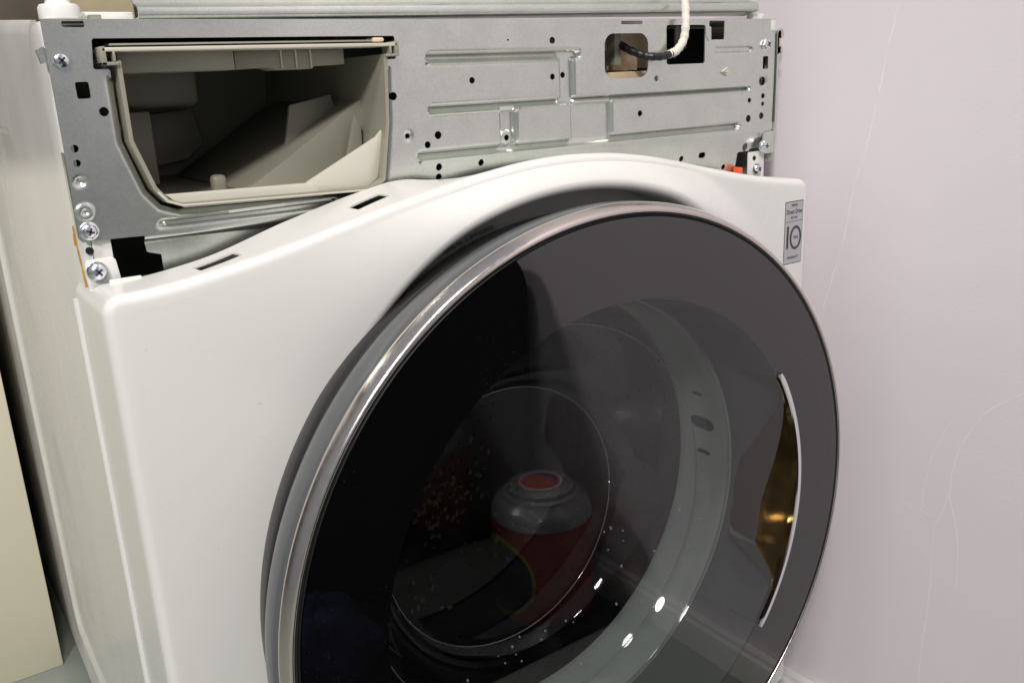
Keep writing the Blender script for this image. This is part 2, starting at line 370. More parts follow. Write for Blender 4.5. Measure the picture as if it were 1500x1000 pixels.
# ---- galvanised front plate
mm_ = lambda *a: tuple(x / 1000 for x in a)
WIN = [mm_(*p) for p in [(25, -11), (23.5, -25), (32, -25), (32, -66), (41, -95), (48, -104), (57, -107.5), (184, -111), (195, -104.5), (201.5, -66), (204, -24), (211, -24), (211, -11.5)]]
OUT = [mm_(*p) for p in [(0, 0), (600, 0), (600, -112), (573, -112), (573, -114), (557, -114), (557, -146), (44, -146), (44, -134), (36, -131.5), (35, -121), (15, -120.5), (2, -120), (0, -117)]]
HOLES = [(24, -49, 2.6), (5.5, -68, 2.2), (5.5, -76, 2.0), (208, -49, 2.7), (272, -41, 2.3), (344, -41, 2.3), (358, -40, 2.3), (217, -76, 2.1), (241, -77, 2.8), (232, -83, 2.4), (240, -99, 2.5), (240, -106, 2.5), (276, -99, 2.4), (301, -83, 2.2),
         (434, -73, 2.5), (452, -46, 2.3), (345, -15, 2.6), (568, -69, 2.3), (567, -85, 3.2), (566, -110, 3.4), (486, -114, 2.5), (541, -126, 2.4), (586, -53, 4.2), (586, -66, 2.4), (586, -73, 2.0), (584.5, -83.5, 3.0), (304.5, -14, .9)]
def plate_solid(X, Z):
    s = sd_poly(X, Z, OUT)
    holes = [sd_poly(X, Z, WIN) - .0012, sd_box(X, Z, .0115, .0185, -.0415, -.0325, .001), sd_box(X, Z, .397, .443, -.0445, -.0105, .009), sd_box(X, Z, .4635, .509, -.0355, -.0045, .0022),
             sd_box(X, Z, .514, .533, -.0165, -.0012, .001), sd_box(X, Z, .414, .437, -.0036, -.0012, .0003), sd_box(X, Z, .5845, .5915, -.0425, -.0315, .001), sd_box(X, Z, .507, .515, -.1155, -.1105, .002),
             sd_box(X, Z, .010, .0215, -.0040, -.0008, .0005)]
    holes += [sd_circ(X, Z, a / 1000, b / 1000, r / 1000) for a, b, r in HOLES]
    for h in holes: s = np.maximum(s, -h)
    return s
def plate_height(X, Z):
    m1 = lambda *a: [q / 1000 for q in a]
    rec = np.full(X.shape, 1.0)
    net = [((235, 373, -29, -21), .0035), ((351, 367.5, -60, -22), .002), ((234, 400, -63.5, -56), .0035), ((294, 310, -92, -57), .002), ((361, 405.5, -93, -56.5), .003), ((366, 570, -61.5, -56.5), .0024), ((223, 557, -94.5, -87), .0035)]
    for b, r in net: rec = np.minimum(rec, sd_box(X, Z, *m1(*b), r))
    rec = np.maximum(rec, -sd_box(X, Z, *m1(310, 361, -87.5, -62.5), .003))
    h = .0050 * ss((-rec + .0004) / .0021)
    # floor of the long grooves rises towards the lower lip
    for k_ in (0, 2, 5, 6):
        x0_, x1_, z0_, z1_ = m1(*net[k_][0]); x1_ = min(x1_, .352) if k_ < 3 else x1_
        msk = ss(-sd_box(X, Z, x0_, x1_, z0_ - .001, z1_, .002) / .0016); t_ = np.clip((z1_ - .002 - Z) / (z1_ - z0_ - .003), 0, 1)
        h = h - .0027 * msk * t_ * (h > .0002)
    # bolt boss
    d = sd_circ(X, Z, .301, -.083, .0062); h = h - .0028 * ss(-d / .0022)
    # short ribs
    d = sd_box(X, Z, *m1(522, 571, -29, -21), .0035); h = h + .0022 * ss(-d / .0022)
    d = sd_box(X, Z, *m1(43, 162, -118.6, -112.2), .0031); h = h + .0022 * ss(-d / .0018)
    d = sd_box(X, Z, *m1(48, 158, -116.2, -114.8), .0006); h = h - .0016 * ss((-d + .0009) / .0018)
    # dimples beside the left edge
    d = sd_circ(X, Z, .0055, -.0865, .0040); h = h + .0022 * ss(-d / .003)
    d = sd_circ(X, Z, .0052, -.1035, .0052); h = h - .0012 * ss(-d / .0016)
    d = sd_circ(X, Z, .0052, -.1035, .0028); h = h + .0014 * ss(-d / .0014)
    d = sd_circ(X, Z, .585, -.100, .0035); h = h - .0012 * ss(-d / .0016)
    d = sd_circ(X, Z, .534, -.043, .0005)
    for a, b, r in [(217, -76, 2.1), (586, -53, 4.2)]:
        d = np.hypot(X - a / 1000, Z - b / 1000); h = h + .0012 * ss((r / 1000 + .0026 - d) / .0026)
    # flare around the drawer opening and the swept lower edge
    d = sd_poly(X, Z, WIN); h = h + .0030 * ss((.0045 - d) / .0045) * (Z < -.03)
    h = h + np.where(Z < -.097, (-.097 - Z) * .20 * ss((X - .195) / .03), 0)
    h = h + .0045 * ss((-.1225 - Z) / .003) * ss((.21 - X) / .02)
    h = h + .0006 * np.sin(X * 41 + 1) * np.sin(Z * 37)
    return h
v, f = sheet(0, .6, -.147, .001, .001, plate_solid, plate_height, lambda x, z, h: (x, h, z))
plate = link('front_plate', v, f, 'steel', wm, split=45, solid=.0011, off=1)
# folded edges of the plate
e = MB(); e.box(.5995, .6006, .0012, .012, -.112, -.004); e.build('edge_fold', 'steel', plate)
e = MB(); e.box(-.0006, .0005, .0012, .007, -.118, -.070); e.build('edge_fold', 'steel', plate)
e = MB(); e.box(.002, .598, .0014, .0225, -.0006, .0005); e.build('edge_fold', 'steel', plate)
# side brackets on the right edge
b_ = MB(); b_.box(.6015, .6035, -.003, .012, -.090, -.012)
v, f = lathe_y([(0, -.003), (.0042, -.003), (.0042, -.0005), (0, -.0005)], .606, -.0125, 20); b_.add(v, f)
v, f = lathe_y([(0, -.003), (.0034, -.003), (.0034, -.0005), (0, -.0005)], .606, -.0265, 20); b_.add(v, f)
b_.box(.6012, .606, -.003, -.0005, -.03, -.01)
b_.build('side_bracket', 'steel', wm)
b_ = MB(); b_.box(.586, .601, -.0032, -.0016, -.118, -.098); b_.box(.6010, .6026, -.0032, .010, -.126, -.096); b_.build('side_bracket', 'steel', wm, bevel=.0004)
b_ = MB(); b_.box(.5935, .5995, -.0012, -.0003, -.009, -.0005); b_.build('corner_tab', 'white', wm)
b_ = MB(); b_.prism([(-.0045, -.0155), (-.001, -.0135), (.0012, -.0155), (.0012, -.021), (-.003, -.0225)], .0005, .0035); b_.build('corner_clip', 'steel', wm)
# ---- steel crossbar above
bar = []
prof = [(.0225, .0012), (.008, .0012), (.0068, .0018), (.0062, .003), (.0066, .0062), (.008, .0078), (.013, .0088), (.0155, .0098), (.0165, .0125), (.0165, .034), (.019, .037), (.06, .037)]
v = [(x, y, z + (x - .05) * .012 * (1 if k > 0 else .6)) for x in np.linspace(.0525, .585, 24) for k, (y, z) in enumerate(prof)]
n = len(prof); f = [(i * n + k, i * n + k + 1, (i + 1) * n + k + 1, (i + 1) * n + k) for i in range(23) for k in range(n - 1)]
cross = link('crossbar', v, f, 'steel', wm, solid=.0012, off=0)
for a, w in ((.262, .012), (.535, .02)):
    q = MB(); q.box(a, a + w, .0145, .0158, .0285, .036); q.build('bar_slot', 'hole', cross)
v, f = lathe_z([(0, .0004), (.0100, .0004), (.0108, .0012), (.0108, .0072), (.0098, .0088), (.0068, .0095), (.0062, .0115), (.0066, .0150), (.0085, .0172), (.0092, .0185), (.0092, .03), (0, .03)], .0125, .013, 40)
link('transit_post', v, f, 'white', wm)
q = MB(); q.box(.022, .052, .016, .020, .0008, .0055); q.build('top_flange', 'white', wm, bevel=.0006)
q = MB(); q.box(.026, .032, .004, .012, .0006, .0030); q.build('top_clip', 'plastic', wm)
q = MB(); q.box(.585, .600, .012, .02, .0008, .006); q.build('top_clip', 'white', wm, bevel=.001)
q = MB(); q.box(-.01, .052, .030, .034, .0175, .022); q.build('rear_rail', 'steel', wm)
# ---- screws
def screw(x, z, r, y=0.0, hexh=True, name='screw', tilt=.3, flat=False):
    mb = MB()
    v, f = lathe_y([(r * 1.0, y), (r * 1.0, y - .0009), (r * .88, y - .0014), (0, y - .0014)], x, z, 28); mb.add(v, f)
    if hexh:
        hx = [(x + r * .80 * math.cos(tilt + k * math.pi / 3), z + r * .80 * math.sin(tilt + k * math.pi / 3)) for k in range(6)]
        mb.prism(hx, y - .0013, y - .0036)
        v, f = lathe_y([(r * .66, y - .0035), (r * .58, y - .0045), (r * .3, y - .0052), (0, y - .0053)], x, z, 24); mb.add(v, f); yt = y - .0052
    else:
        v, f = lathe_y([(r * .98, y - .001), (r * .93, y - .0022), (r * .75, y - .0036), (r * .45, y - .0046), (0, y - .005)], x, z, 32); mb.add(v, f); yt = y - .0049
    o = mb.build(name, 'zinc', wm)
    c = MB(); w = r * .10; l = r * .42
    for a in (tilt + .5, tilt + .5 + math.pi / 2):
        ca, sa = math.cos(a), math.sin(a)
        c.prism([(x + ca * s * l - sa * t * w, z + sa * s * l + ca * t * w) for s, t in ((-1, -1), (1, -1), (1, 1), (-1, 1))], yt - .00028, yt + .003)
    c.build('cross_recess', 'recess', o)
screw(.0065, -.0212, .0056); screw(.0055, -.1145, .0054, tilt=.7); screw(.0055, -.1375, .0060, y=-.0042, hexh=False, tilt=.2)
screw(.5875, -.0213, .0056, tilt=.1); screw(.5855, -.1105, .0056, y=-.0032, tilt=.9); screw(.5830, -.1315, .0052, y=.0020, hexh=False, tilt=.1)
v, f = lathe_y([(.0, -.0008), (.0021, -.0008), (.0022, .0008)], .0045, -.1262, 16); link('rivet_hole', [(a, b + .0026, c) for a, b, c in v], f, 'hole', wm)
v, f = lathe_y([(.0, -.0008), (.0021, -.0008), (.0022, .0008)], .5805, -.1215, 16); link('rivet_hole', [(a, b + .0026, c) for a, b, c in v], f, 'hole', wm)
# white locating arrow and stamped mark
q = MB()
for k in (-1, 0, 1): q.prism([(.530, -.0432), (.5365, -.0432 + k * .0026 - .0010), (.5365, -.0432 + k * .0026 + .0010)], -.0004, -.0034 if k == 0 else -.0026)
q.build('arrow_clip', 'lightplastic', wm)
q = MB()
for x in (.4962, .4998): q.box(x - .0004, x + .0004, -.0004, .0004, -.0452, -.0428); q.box(x - .0004, x + .0004, -.0004, .0004, -.0422, -.0402)
q.build('stamped_mark', 'lightplastic', wm)
q = MB(); q.prism([(.5085, -.004), (.516, -.006), (.5165, -.0165), (.5125, -.0175), (.5095, -.012)], -.0006, -.0018); q.build('bent_tab', 'steel', wm, bevel=.0005)
# ---- detergent drawer housing
dh = MB()
H = [mm_(*p) for p in [(33.6, -22), (33.6, -66), (42.6, -94), (49.2, -102.6), (58, -105.9), (183.4, -109.4), (193.6, -103.4), (200, -66), (202.6, -22)]]
Hi = [mm_(*p) for p in [(36.0, -22), (36.0, -65.5), (44.8, -93), (50.8, -100.6), (58.6, -103.6), (182.6, -107.0), (191.4, -102.2), (197.6, -65.6), (200.2, -22)]]
y0, y1 = -.0075, .215
n = len(H); V = [(x, y, z) for P, y in ((H, y0), (Hi, y0), (H, y1), (Hi, y1)) for x, z in P]; F = []
for i in range(n - 1):
    F += [(i, i + 1, n + i + 1, n + i), (i, 2 * n + i, 2 * n + i + 1, i + 1), (n + i, n + i + 1, 3 * n + i + 1, 3 * n + i)]
dh.add(V, F)
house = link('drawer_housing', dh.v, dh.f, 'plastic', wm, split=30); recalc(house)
q = MB(); q.prism(H, y1, y1 + .002); q.box(.033, .203, .0, y1, -.0135, -.0125); q.build('housing_back', 'plastic', house)
q = MB(); q.box(.0265, .2095, -.0095, .012, -.0172, -.0150); q.build('top_rail', 'lightplastic', house, bevel=.0005)
q = MB()                                                # folded ends of the rail
q.box(.0255, .0285, -.0095, .004, -.0245, -.0145); q.box(.0255, .0345, -.0095, .002, -.0245, -.0226); q.box(.0318, .0332, -.0098, .002, -.0226, -.017)
q.build('rail_end', 'plastic', house, bevel=.0004)
q = MB(); q.box(.2075, .2105, -.0095, .004, -.0225, -.0140); q.box(.2005, .2105, -.0095, .002, -.0235, -.0218); q.box(.2035, .2050, -.0098, .002, -.022, -.017)
q.build('rail_end', 'plastic', house, bevel=.0004)
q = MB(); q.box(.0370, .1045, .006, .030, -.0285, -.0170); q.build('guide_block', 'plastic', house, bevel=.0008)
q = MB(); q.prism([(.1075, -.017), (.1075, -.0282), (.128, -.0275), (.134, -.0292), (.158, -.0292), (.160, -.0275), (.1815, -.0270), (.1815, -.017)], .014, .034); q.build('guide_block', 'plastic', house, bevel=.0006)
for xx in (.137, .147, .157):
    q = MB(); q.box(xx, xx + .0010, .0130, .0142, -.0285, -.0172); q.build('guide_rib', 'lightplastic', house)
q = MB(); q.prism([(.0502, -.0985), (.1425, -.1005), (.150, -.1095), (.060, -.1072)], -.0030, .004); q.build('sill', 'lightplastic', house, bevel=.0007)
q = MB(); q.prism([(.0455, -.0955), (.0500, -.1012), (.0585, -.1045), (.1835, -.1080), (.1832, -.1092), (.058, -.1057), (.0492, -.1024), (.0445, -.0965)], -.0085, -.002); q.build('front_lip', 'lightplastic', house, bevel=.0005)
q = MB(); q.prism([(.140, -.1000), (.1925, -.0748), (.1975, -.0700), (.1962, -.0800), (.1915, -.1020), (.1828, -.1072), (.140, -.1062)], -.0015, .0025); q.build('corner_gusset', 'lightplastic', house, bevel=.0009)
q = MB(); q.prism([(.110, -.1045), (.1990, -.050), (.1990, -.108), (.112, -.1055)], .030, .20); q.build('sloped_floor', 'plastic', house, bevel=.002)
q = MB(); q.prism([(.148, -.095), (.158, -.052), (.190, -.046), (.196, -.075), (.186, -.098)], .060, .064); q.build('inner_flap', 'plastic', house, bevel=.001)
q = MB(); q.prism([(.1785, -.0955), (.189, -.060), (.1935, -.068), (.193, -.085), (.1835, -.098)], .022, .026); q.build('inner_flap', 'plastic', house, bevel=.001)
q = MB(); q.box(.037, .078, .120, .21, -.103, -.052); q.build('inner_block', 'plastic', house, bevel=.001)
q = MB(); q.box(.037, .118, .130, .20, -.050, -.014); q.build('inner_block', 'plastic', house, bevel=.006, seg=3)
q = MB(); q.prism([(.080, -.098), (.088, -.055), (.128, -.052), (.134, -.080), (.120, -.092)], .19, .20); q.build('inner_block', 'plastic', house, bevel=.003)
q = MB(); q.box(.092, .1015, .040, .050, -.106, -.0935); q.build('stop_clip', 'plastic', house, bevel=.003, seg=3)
q = MB(); q.box(.196, .204, -.002, .01, -.0140, -.0112); q.build('rail_peg', 'beige', house, bevel=.001)
# ---- what shows through the two square cut-outs
q = MB(); q.box(.400, .497, .050, .060, -.075, -.004); bx = q.build('terminal_box', 'beige', wm)
for a in [(.410, .430, .028, .05, -.0225, -.010), (.410, .488, .020, .05, -.062, -.0395), (.410, .428, .030, .05, -.038, -.0295), (.434, .462, .032, .05, -.0385, -.024)]:
    q = MB(); q.box(*a); q.build('terminal_block', 'beige', bx, bevel=.0008)
q = MB(); q.box(.424, .431, .018, .03, -.034, -.006); q.build('terminal_post', 'plastic', bx)
q = MB(); q.box(.409, .4165, .020, .028, -.0385, -.0335); q.build('terminal_key', 'black', bx)
q = MB(); q.box(.499, .575, .055, .075, -.080, -.004); ib = q.build('relay_box', 'black', wm)
v, f = tube(spline([(.488, .03, -.002), (.487, .028, -.02), (.496, .03, -.045)], 6), .004, 10); link('hose', v, f, 'sleeve', ib)
q = MB(); q.prism([(.508, -.003), (.521, -.004), (.521, -.022), (.514, -.02), (.508, -.03)], .032, .034); q.build('metal_clip', 'steel', ib)
q = MB(); q.box(.472, .488, .04, .05, -.05, -.037); q.build('connector', 'navy', ib)
q = MB(); q.box(.55, .575, .03, .05, -.15, -.10); q.build('terminal_cover', 'black', wm)
q = MB(); q.box(.5535, .5585, -.004, .004, -.140, -.1275); q.build('connector', 'orange', wm, bevel=.0012)
q = MB(); q.box(.540, .5505, -.003, .003, -.140, -.1315); q.build('connector', 'lightplastic', wm, bevel=.001)
# ---- wiring loom
pts = spline([(.489, .012, .055), (.481, -.004, .018), (.4765, -.010, -.002), (.4735, -.011, -.016), (.466, -.011, -.0245), (.458, -.0105, -.0275)], 10)
v, f = tube(pts, .0034, 12, rfun=lambda t: 1 + .08 * math.sin(t * 70)); loom = link('wiring_loom', v, f, 'cable', wm, split=0)
pts = spline([(.461, -.0108, -.0268), (.452, -.0095, -.0290), (.442, -.006, -.0288), (.4365, .002, -.0265), (.4325, .014, -.021), (.431, .026, -.014)], 10)
v, f = tube(pts, .0031, 12, rfun=lambda t: 1 + .07 * math.sin(t * 55)); link('black_sleeve', v, f, 'sleeve', loom, split=0)

# ---- white front panel
ZT = [(0, -.146), (.03, -.1448), (.053, -.1413), (.082, -.136), (.112, -.1288), (.139, -.1215), (.168, -.1142), (.198, -.1085), (.235, -.1020), (.27, -.0965), (.307, -.0945), (.35, -.0965), (.39, -.1022), (.434, -.111), (.473, -.120), (.515, -.129), (.56, -.1365), (.592, -.140)]
zx = np.array([a for a, b in ZT]); zz = np.array([b for a, b in ZT])
xf = np.linspace(0, .592, 149); zf = np.interp(xf, zx, zz)
for _ in range(14): zf[1:-1] = .25 * zf[:-2] + .5 * zf[1:-1] + .25 * zf[2:]
PX0, PX1, PZ0 = -.0022, .5925, -.665
o_ = [(x, z) for x, z in zip(xf, zf) if .011 < x < .580]
def arc(cx, cz, r, a0, a1, k=8): return [(cx + r * math.cos(math.radians(a)), cz + r * math.sin(math.radians(a))) for a in np.linspace(a0, a1, k)]
out = arc(PX0 + .010, o_[0][1] - .010, .010, 180, 95) + o_ + arc(PX1 - .011, o_[-1][1] - .0115, .011, 85, 0)
out += [(PX1, z) for z in np.arange(-.17, -.645, -.006)] + arc(PX1 - .012, PZ0 + .012, .012, 0, -90)
out += [(x, PZ0) for x in np.arange(.57, .02, -.006)] + arc(PX0 + .012, PZ0 + .012, .012, -90, -180) + [(PX0, z) for z in np.arange(-.645, -.165, .006)]
out = np.array(out); NO = len(out)
tang = np.roll(out, -1, 0) - np.roll(out, 1, 0); tang /= np.linalg.norm(tang, axis=1)[:, None]
nor = np.c_[-tang[:, 1], tang[:, 0]]
OX, OZ = .311, -.384; cen = np.array([OX, OZ]); RO = .2665
def brow(P):
    a = np.degrees(np.arctan2(P[..., 1] - OZ, P[..., 0] - OX)); return ss((56 - np.abs(a - 90)) / 38)
def RO_(P): return .2395 + .0270 * brow(P)
def wid(P):
    a = np.degrees(np.arctan2(P[..., 1] - OZ, P[..., 0] - OX)); return .034 + .085 * ss((a - 104) / 30)
def panel_y(P):
    r = np.hypot(P[..., 0] - OX, P[..., 1] - OZ)
    y = -.050 - .025 * brow(P) * ss((RO + .002 + wid(P) - r) / wid(P))
    y = y + .0012 * ss((RO + .016 - r) / .004) * ss((r - RO - .004) / .004) * 0
    return y
er = .0050
inner = out - nor * er
rows = []
d = inner - cen; rr = np.hypot(d[:, 0], d[:, 1])[:, None]; u = d / rr
# rolled lip of the round opening
for r, dy in ((RO - .0005, .034), (RO - .0005, .012), (RO - .0002, .006), (RO + .0008, .0028), (RO + .0030, .0008), (RO + .0055, .0)):
    P = cen + u * (r - RO + RO_(inner)[:, None]); rows.append((P, panel_y(P) + dy))
ts = np.concatenate([np.linspace(0, .35, 14)[1:], np.linspace(.35, 1, 14)[1:]])
for t in ts:
    r0_ = RO_(inner)[:, None] + .0055; r = r0_ + (rr - r0_) * t
    P = cen + u * r; rows.append((P, panel_y(P)))
yf = panel_y(inner)
for a in np.linspace(0, 90, 7)[1:]:
    a = math.radians(a); rows.append((inner + nor * er * math.sin(a), yf + er * (1 - math.cos(a))))
yb = np.where(nor[:, 1] > .6, -.0085, .028)
lft = nor[:, 0] < -.6
lift = (.0034 * ss((out[:, 0] - .060) / .06) * ss((.222 - out[:, 0]) / .03) - .011 * ss((out[:, 0] - .208) / .045) * ss((.52 - out[:, 0]) / .05)) * (nor[:, 1] > .6)
up_ = np.c_[np.zeros(NO), lift]
for t in (.12, .25, .5, .75, 1.0): rows.append((out + up_ * t, (yf + er) * (1 - t) + yb * t))
rows.append((out + up_ - nor * .0014, yb + .0004))
V = []; F = []
for P, y in rows: V += [(p[0], yy, p[1]) for p, yy in zip(P, np.broadcast_to(y, (NO,)))]
for k in range(len(rows) - 1):
    for i in range(NO):
        j = (i + 1) % NO; F.append((k * NO + i, k * NO + j, (k + 1) * NO + j, (k + 1) * NO + i))
panel = link('front_panel', V, F, 'white', wm, split=0)
panel_solid = panel.modifiers.new('solid', 'SOLIDIFY'); panel_solid.thickness = .0011; panel_solid.offset = 1
# slots cut through the top flange
def cutter(x, y, z, lx, ly, ang):
    mb = MB(); ca, sa = math.cos(ang), math.sin(ang)
    mb.prism([(x + ca * s * lx - sa * t * ly, y + sa * s * lx + ca * t * ly) for s, t in ((-1, -1), (1, -1), (1, 1), (-1, 1))], z - .02, z + .02, 'z')
    o = mb.build('cutter', 'hole', smooth=False); return o
cut = [cutter(.067, -.030, -.138, .0130, .0068, .10), cutter(.166, -.036, -.114, .0125, .0062, .14)]
dg = bpy.context.evaluated_depsgraph_get()
for c in cut:
    bmod = panel.modifiers.new('slot', 'BOOLEAN'); bmod.object = c; bmod.operation = 'DIFFERENCE'; bmod.solver = 'EXACT'
dg = bpy.context.evaluated_depsgraph_get(); me = bpy.data.meshes.new_from_object(panel.evaluated_get(dg))
panel.modifiers.clear(); panel.data = me; me.name = 'front_panel'
me.materials.clear(); me.materials.append(M['white'])
for p in me.polygons: p.material_index = 0
es = panel.modifiers.new('split', 'EDGE_SPLIT'); es.split_angle = math.radians(38)
for c in cut: bpy.data.objects.remove(c)
q = MB(); q.prism([(-.0005, -.150), (-.0005, -.1325), (.001, -.1305), (.0145, -.1300), (.0165, -.1320), (.0185, -.150)], -.0042, -.0030); q.build('mounting_tab', 'white', panel, bevel=.0005)
q = MB(); q.box(.010, .028, -.0095, -.0085, -.152, -.1425); q.build('mounting_tab', 'white', panel, bevel=.0005)
v, f = tube([(-.0030, .029, z) for z in np.linspace(-.158, -.655, 40)], .0027, 10); link('edge_bead', v, f, 'white', panel)
for x_, y_, z_ in ((.067, -.030, -.1425), (.166, -.037, -.1185)):
    q = MB(); q.box(x_ - .022, x_ + .022, y_ - .010, y_ + .021, z_ - .012, z_ - .002); q.build('slot_shade_box', 'hole', panel)  # black box added under each slot, painting the shade inside it
# dried glue on the cabinet corner
def drip(pts, w):
    v, f = tube(spline(pts, 6), w, 8, rfun=lambda t: .5 + .5 * abs(math.sin(t * 9 + 1)) + .5 * t); link('glue_drip', v, f, 'amber', wm)
drip([(-.0004, .0125, -.112), (-.0003, .0110, -.124), (0, .0098, -.133), (.0003, .0085, -.143), (.0006, .0078, -.148)], .0006)
drip([(-.0004, .0165, -.117), (-.0004, .0155, -.124)], .0005)
drip([(.0005, .0078, -.146), (.0008, .0072, -.1505)], .0011)

# ---- label on the front panel
LX0, LX1, LZ0, LZ1 = .5605, .5855, -.2125, -.1560
q = MB(); pl_ = []
for cx_, cz_, a in ((LX1 - .0012, LZ1 - .0012, 0), (LX0 + .0012, LZ1 - .0012, 90), (LX0 + .0012, LZ0 + .0012, 180), (LX1 - .0012, LZ0 + .0012, 270)):
    pl_ += arc(cx_, cz_, .0012, a, a + 90, 5)
q.prism(pl_, -.0503, -.0511); lab = q.build('warranty_label', 'ink', wm)
q = MB(); q.prism([(LX0 + .0007 + (x - LX0) * (.0250 - .0014) / .0250, LZ0 + .0007 + (z - LZ0) * (.0565 - .0014) / .0565) for x, z in pl_], -.0510, -.0513); q.build('label_face', 'silverlabel', lab)
lcx = (LX0 + LX1) / 2
def words(body, size, z, xs=1.0, dx=0.0, bold=0.0):
    v, f = text_mesh(body, size, lambda a, b: (lcx + dx + a, -.05145, z + b), xs=xs, bold=bold)
    link('lettering', v, f, 'ink', lab, smooth=False)
words('INVERTER', .0030, -.1598, .62, bold=.00008); words('Direct Drive', .0056, -.1655, .74, bold=.0001); words('MOTOR', .0030, -.1708, .8, bold=.00005)
q = MB(); q.box(LX0 + .0012, LX1 - .0012, -.05145, -.0512, -.1742, -.1739); q.build('divider', 'ink', lab)
words('1', .0285, -.1892, .80, -.0080, bold=.0003)
ov = []; of = []
for i in range(40):
    a = 2 * math.pi * i / 40
    for k, s in ((0, 1.0), (1, .70)): ov.append((lcx + .0030 + math.cos(a) * .0080 * (s if k == 0 else .70), -.05145, -.1890 + math.sin(a) * .0108 * (s if k == 0 else .78)))
for i in range(40): j = (i + 1) % 40; of.append((i * 2, j * 2, j * 2 + 1, i * 2 + 1))
link('lettering', ov, of, 'ink', lab, smooth=False)
words('YEAR', .0040, -.1888, .72, .0030, bold=.00006); words('WARRANTY', .0034, -.2068, .82, bold=.00006)

# ---- round recess behind the door
v, f = lathe_y([(.270, -.0385), (.264, -.0375), (.250, -.037), (.232, -.037), (.200, -.037)], OX, OZ)
recess = link('door_recess', v, f, 'collar', wm)
def polar(r, a, y): return (CX + r * math.cos(a), y, CZ + r * math.sin(a))
a_mid = math.atan2(-.150 - CZ, .239 - CX)
lv = []; lf = []
for i in range(15):
    a = a_mid + .105 - .21 * i / 14
    lv += [polar(.2350, a, -.0376), polar(.2520, a, -.0378)]
for i in range(14): lf.append((2 * i, 2 * i + 1, 2 * i + 3, 2 * i + 2))
ser = link('serial_label', lv, lf, 'serialpaper', recess)
def arc_text(body, size, r, da, parent):
    v, f = text_mesh(body, size, lambda a, b: polar(r + b, a_mid + da - a / r, -.0382), xs=.85, bold=.00008); link('serial_label', v, f, 'ink', parent, smooth=False)
arc_text('SERIAL No.  612KWXL08332', .0042, .2480, 0, recess); arc_text('MFG.  DECEMBER', .0042, .2430, -.012, recess)

# ---- door
v, f = lathe_y([(.250, -.0755), (.2550, -.0760), (.2590, -.0790), (.2618, -.085), (.2635, -.091), (.2642, -.097), (.2638, -.1030), (.2626, -.1072), (.2610, -.1088), (.250, -.1090)], CX + .001, CZ - .0045, 256)
door = link('door', v, f, 'greyring', wm, split=60)
v, f = lathe_y([(.225, -.046), (.2460, -.047), (.2515, -.052), (.2535, -.060), (.2545, -.066), (.2548, -.0715), (.2535, -.0730), (.2548, -.0745), (.2545, -.0765), (.248, -.0765)], CX, CZ - .002, 256)
link('rear_ring', v, f, 'black', door, split=50)
v, f = lathe_y([(.2500, -.1080), (.2608, -.1080), (.2613, -.1092), (.2610, -.1108), (.2595, -.1152), (.2586, -.1174), (.2576, -.1187), (.2563, -.1192), (.2553, -.1190), (.2549, -.1178), (.2546, -.110)], CX, CZ - .001, 256)
link('chrome_bezel', v, f, 'chrome', door, split=70)
v, f = lathe_y([(.2560, -.110), (.2552, -.1176), (.2545, -.1172), (.2538, -.1180), (.2530, -.1180), (.2524, -.1172), (.2516, -.1184), (.2508, -.1180), (.2506, -.112)], CX, CZ, 256)
link('bezel_gasket', v, f, 'black', door, split=70)
GY = -.1188
A0 = math.atan2(-.508 - CZ, .463 - CX); A1 = math.atan2(-.278 - CZ, .476 - CX)
RW, RH = .194, .1995
def in_handle(a): return A0 < a < A1
def r_in(a):
    t = (a - A0) / (A1 - A0)
    # pocket mouth: narrow at both ends, widest below the middle
    w = .045 * ss(np.array((t - .12) / .24)) * ss(np.array((.97 - t) / .50))
    return min(RW, RH - .0040 - float(w))
angs = sorted(set(list(np.linspace(-math.pi, math.pi, 361)[:-1]) + list(np.linspace(A0 - .001, A1 + .001, 120)) ))
def ring(rfun0, rfun1, k, y=GY):
    v = []; f = []; n = len(angs)
    for a in angs:
        r0, r1 = rfun0(a), rfun1(a)
        for i in range(k + 1): v.append(polar(r0 + (r1 - r0) * i / k, a, y))
    for i in range(n):
        j = (i + 1) % n
        for q_ in range(k): f.append((i * (k + 1) + q_, i * (k + 1) + q_ + 1, j * (k + 1) + q_ + 1, j * (k + 1) + q_))
    return v, f
v, f = ring(lambda a: RH + .0008 if in_handle(a) else RW, lambda a: .2510, 4); link('glass_band', v, f, 'band', door, split=0)
v, f = ring(lambda a: .0005, lambda a: r_in(a) if in_handle(a) else RW, 6); link('smoked_window', v, f, 'window', door, split=0)
# handle strip and pocket
def strip(r0, r1, y_0, y_1, name, material):
    v = []; f = []; K = 60; sec = [(r0, y_0), (r0, y_1 + .0008), (r0 + .0008, y_1), (r1 - .0008, y_1), (r1, y_1 + .0008), (r1, y_0)]
    for i in range(K + 1):
        a = A0 + (A1 - A0) * i / K; tp = min(1, min(i, K - i) / 3 + .45)
        rm = (r0 + r1) / 2
        for r, y in sec: v.append(polar(rm + (r - rm) * tp, a, y))
    n = len(sec)
    for i in range(K):
        for q_ in range(n - 1): f.append((i * n + q_, i * n + q_ + 1, (i + 1) * n + q_ + 1, (i + 1) * n + q_))
    f += [tuple(range(n))[::-1], tuple(range(K * n, K * n + n))]
    return link(name, v, f, material, door, split=40)
strip(RH - .0034, RH + .0018, GY + .004, GY - .0022, 'handle_strip', 'brightchrome')
v = []; f = []; K = 90; Q = 14
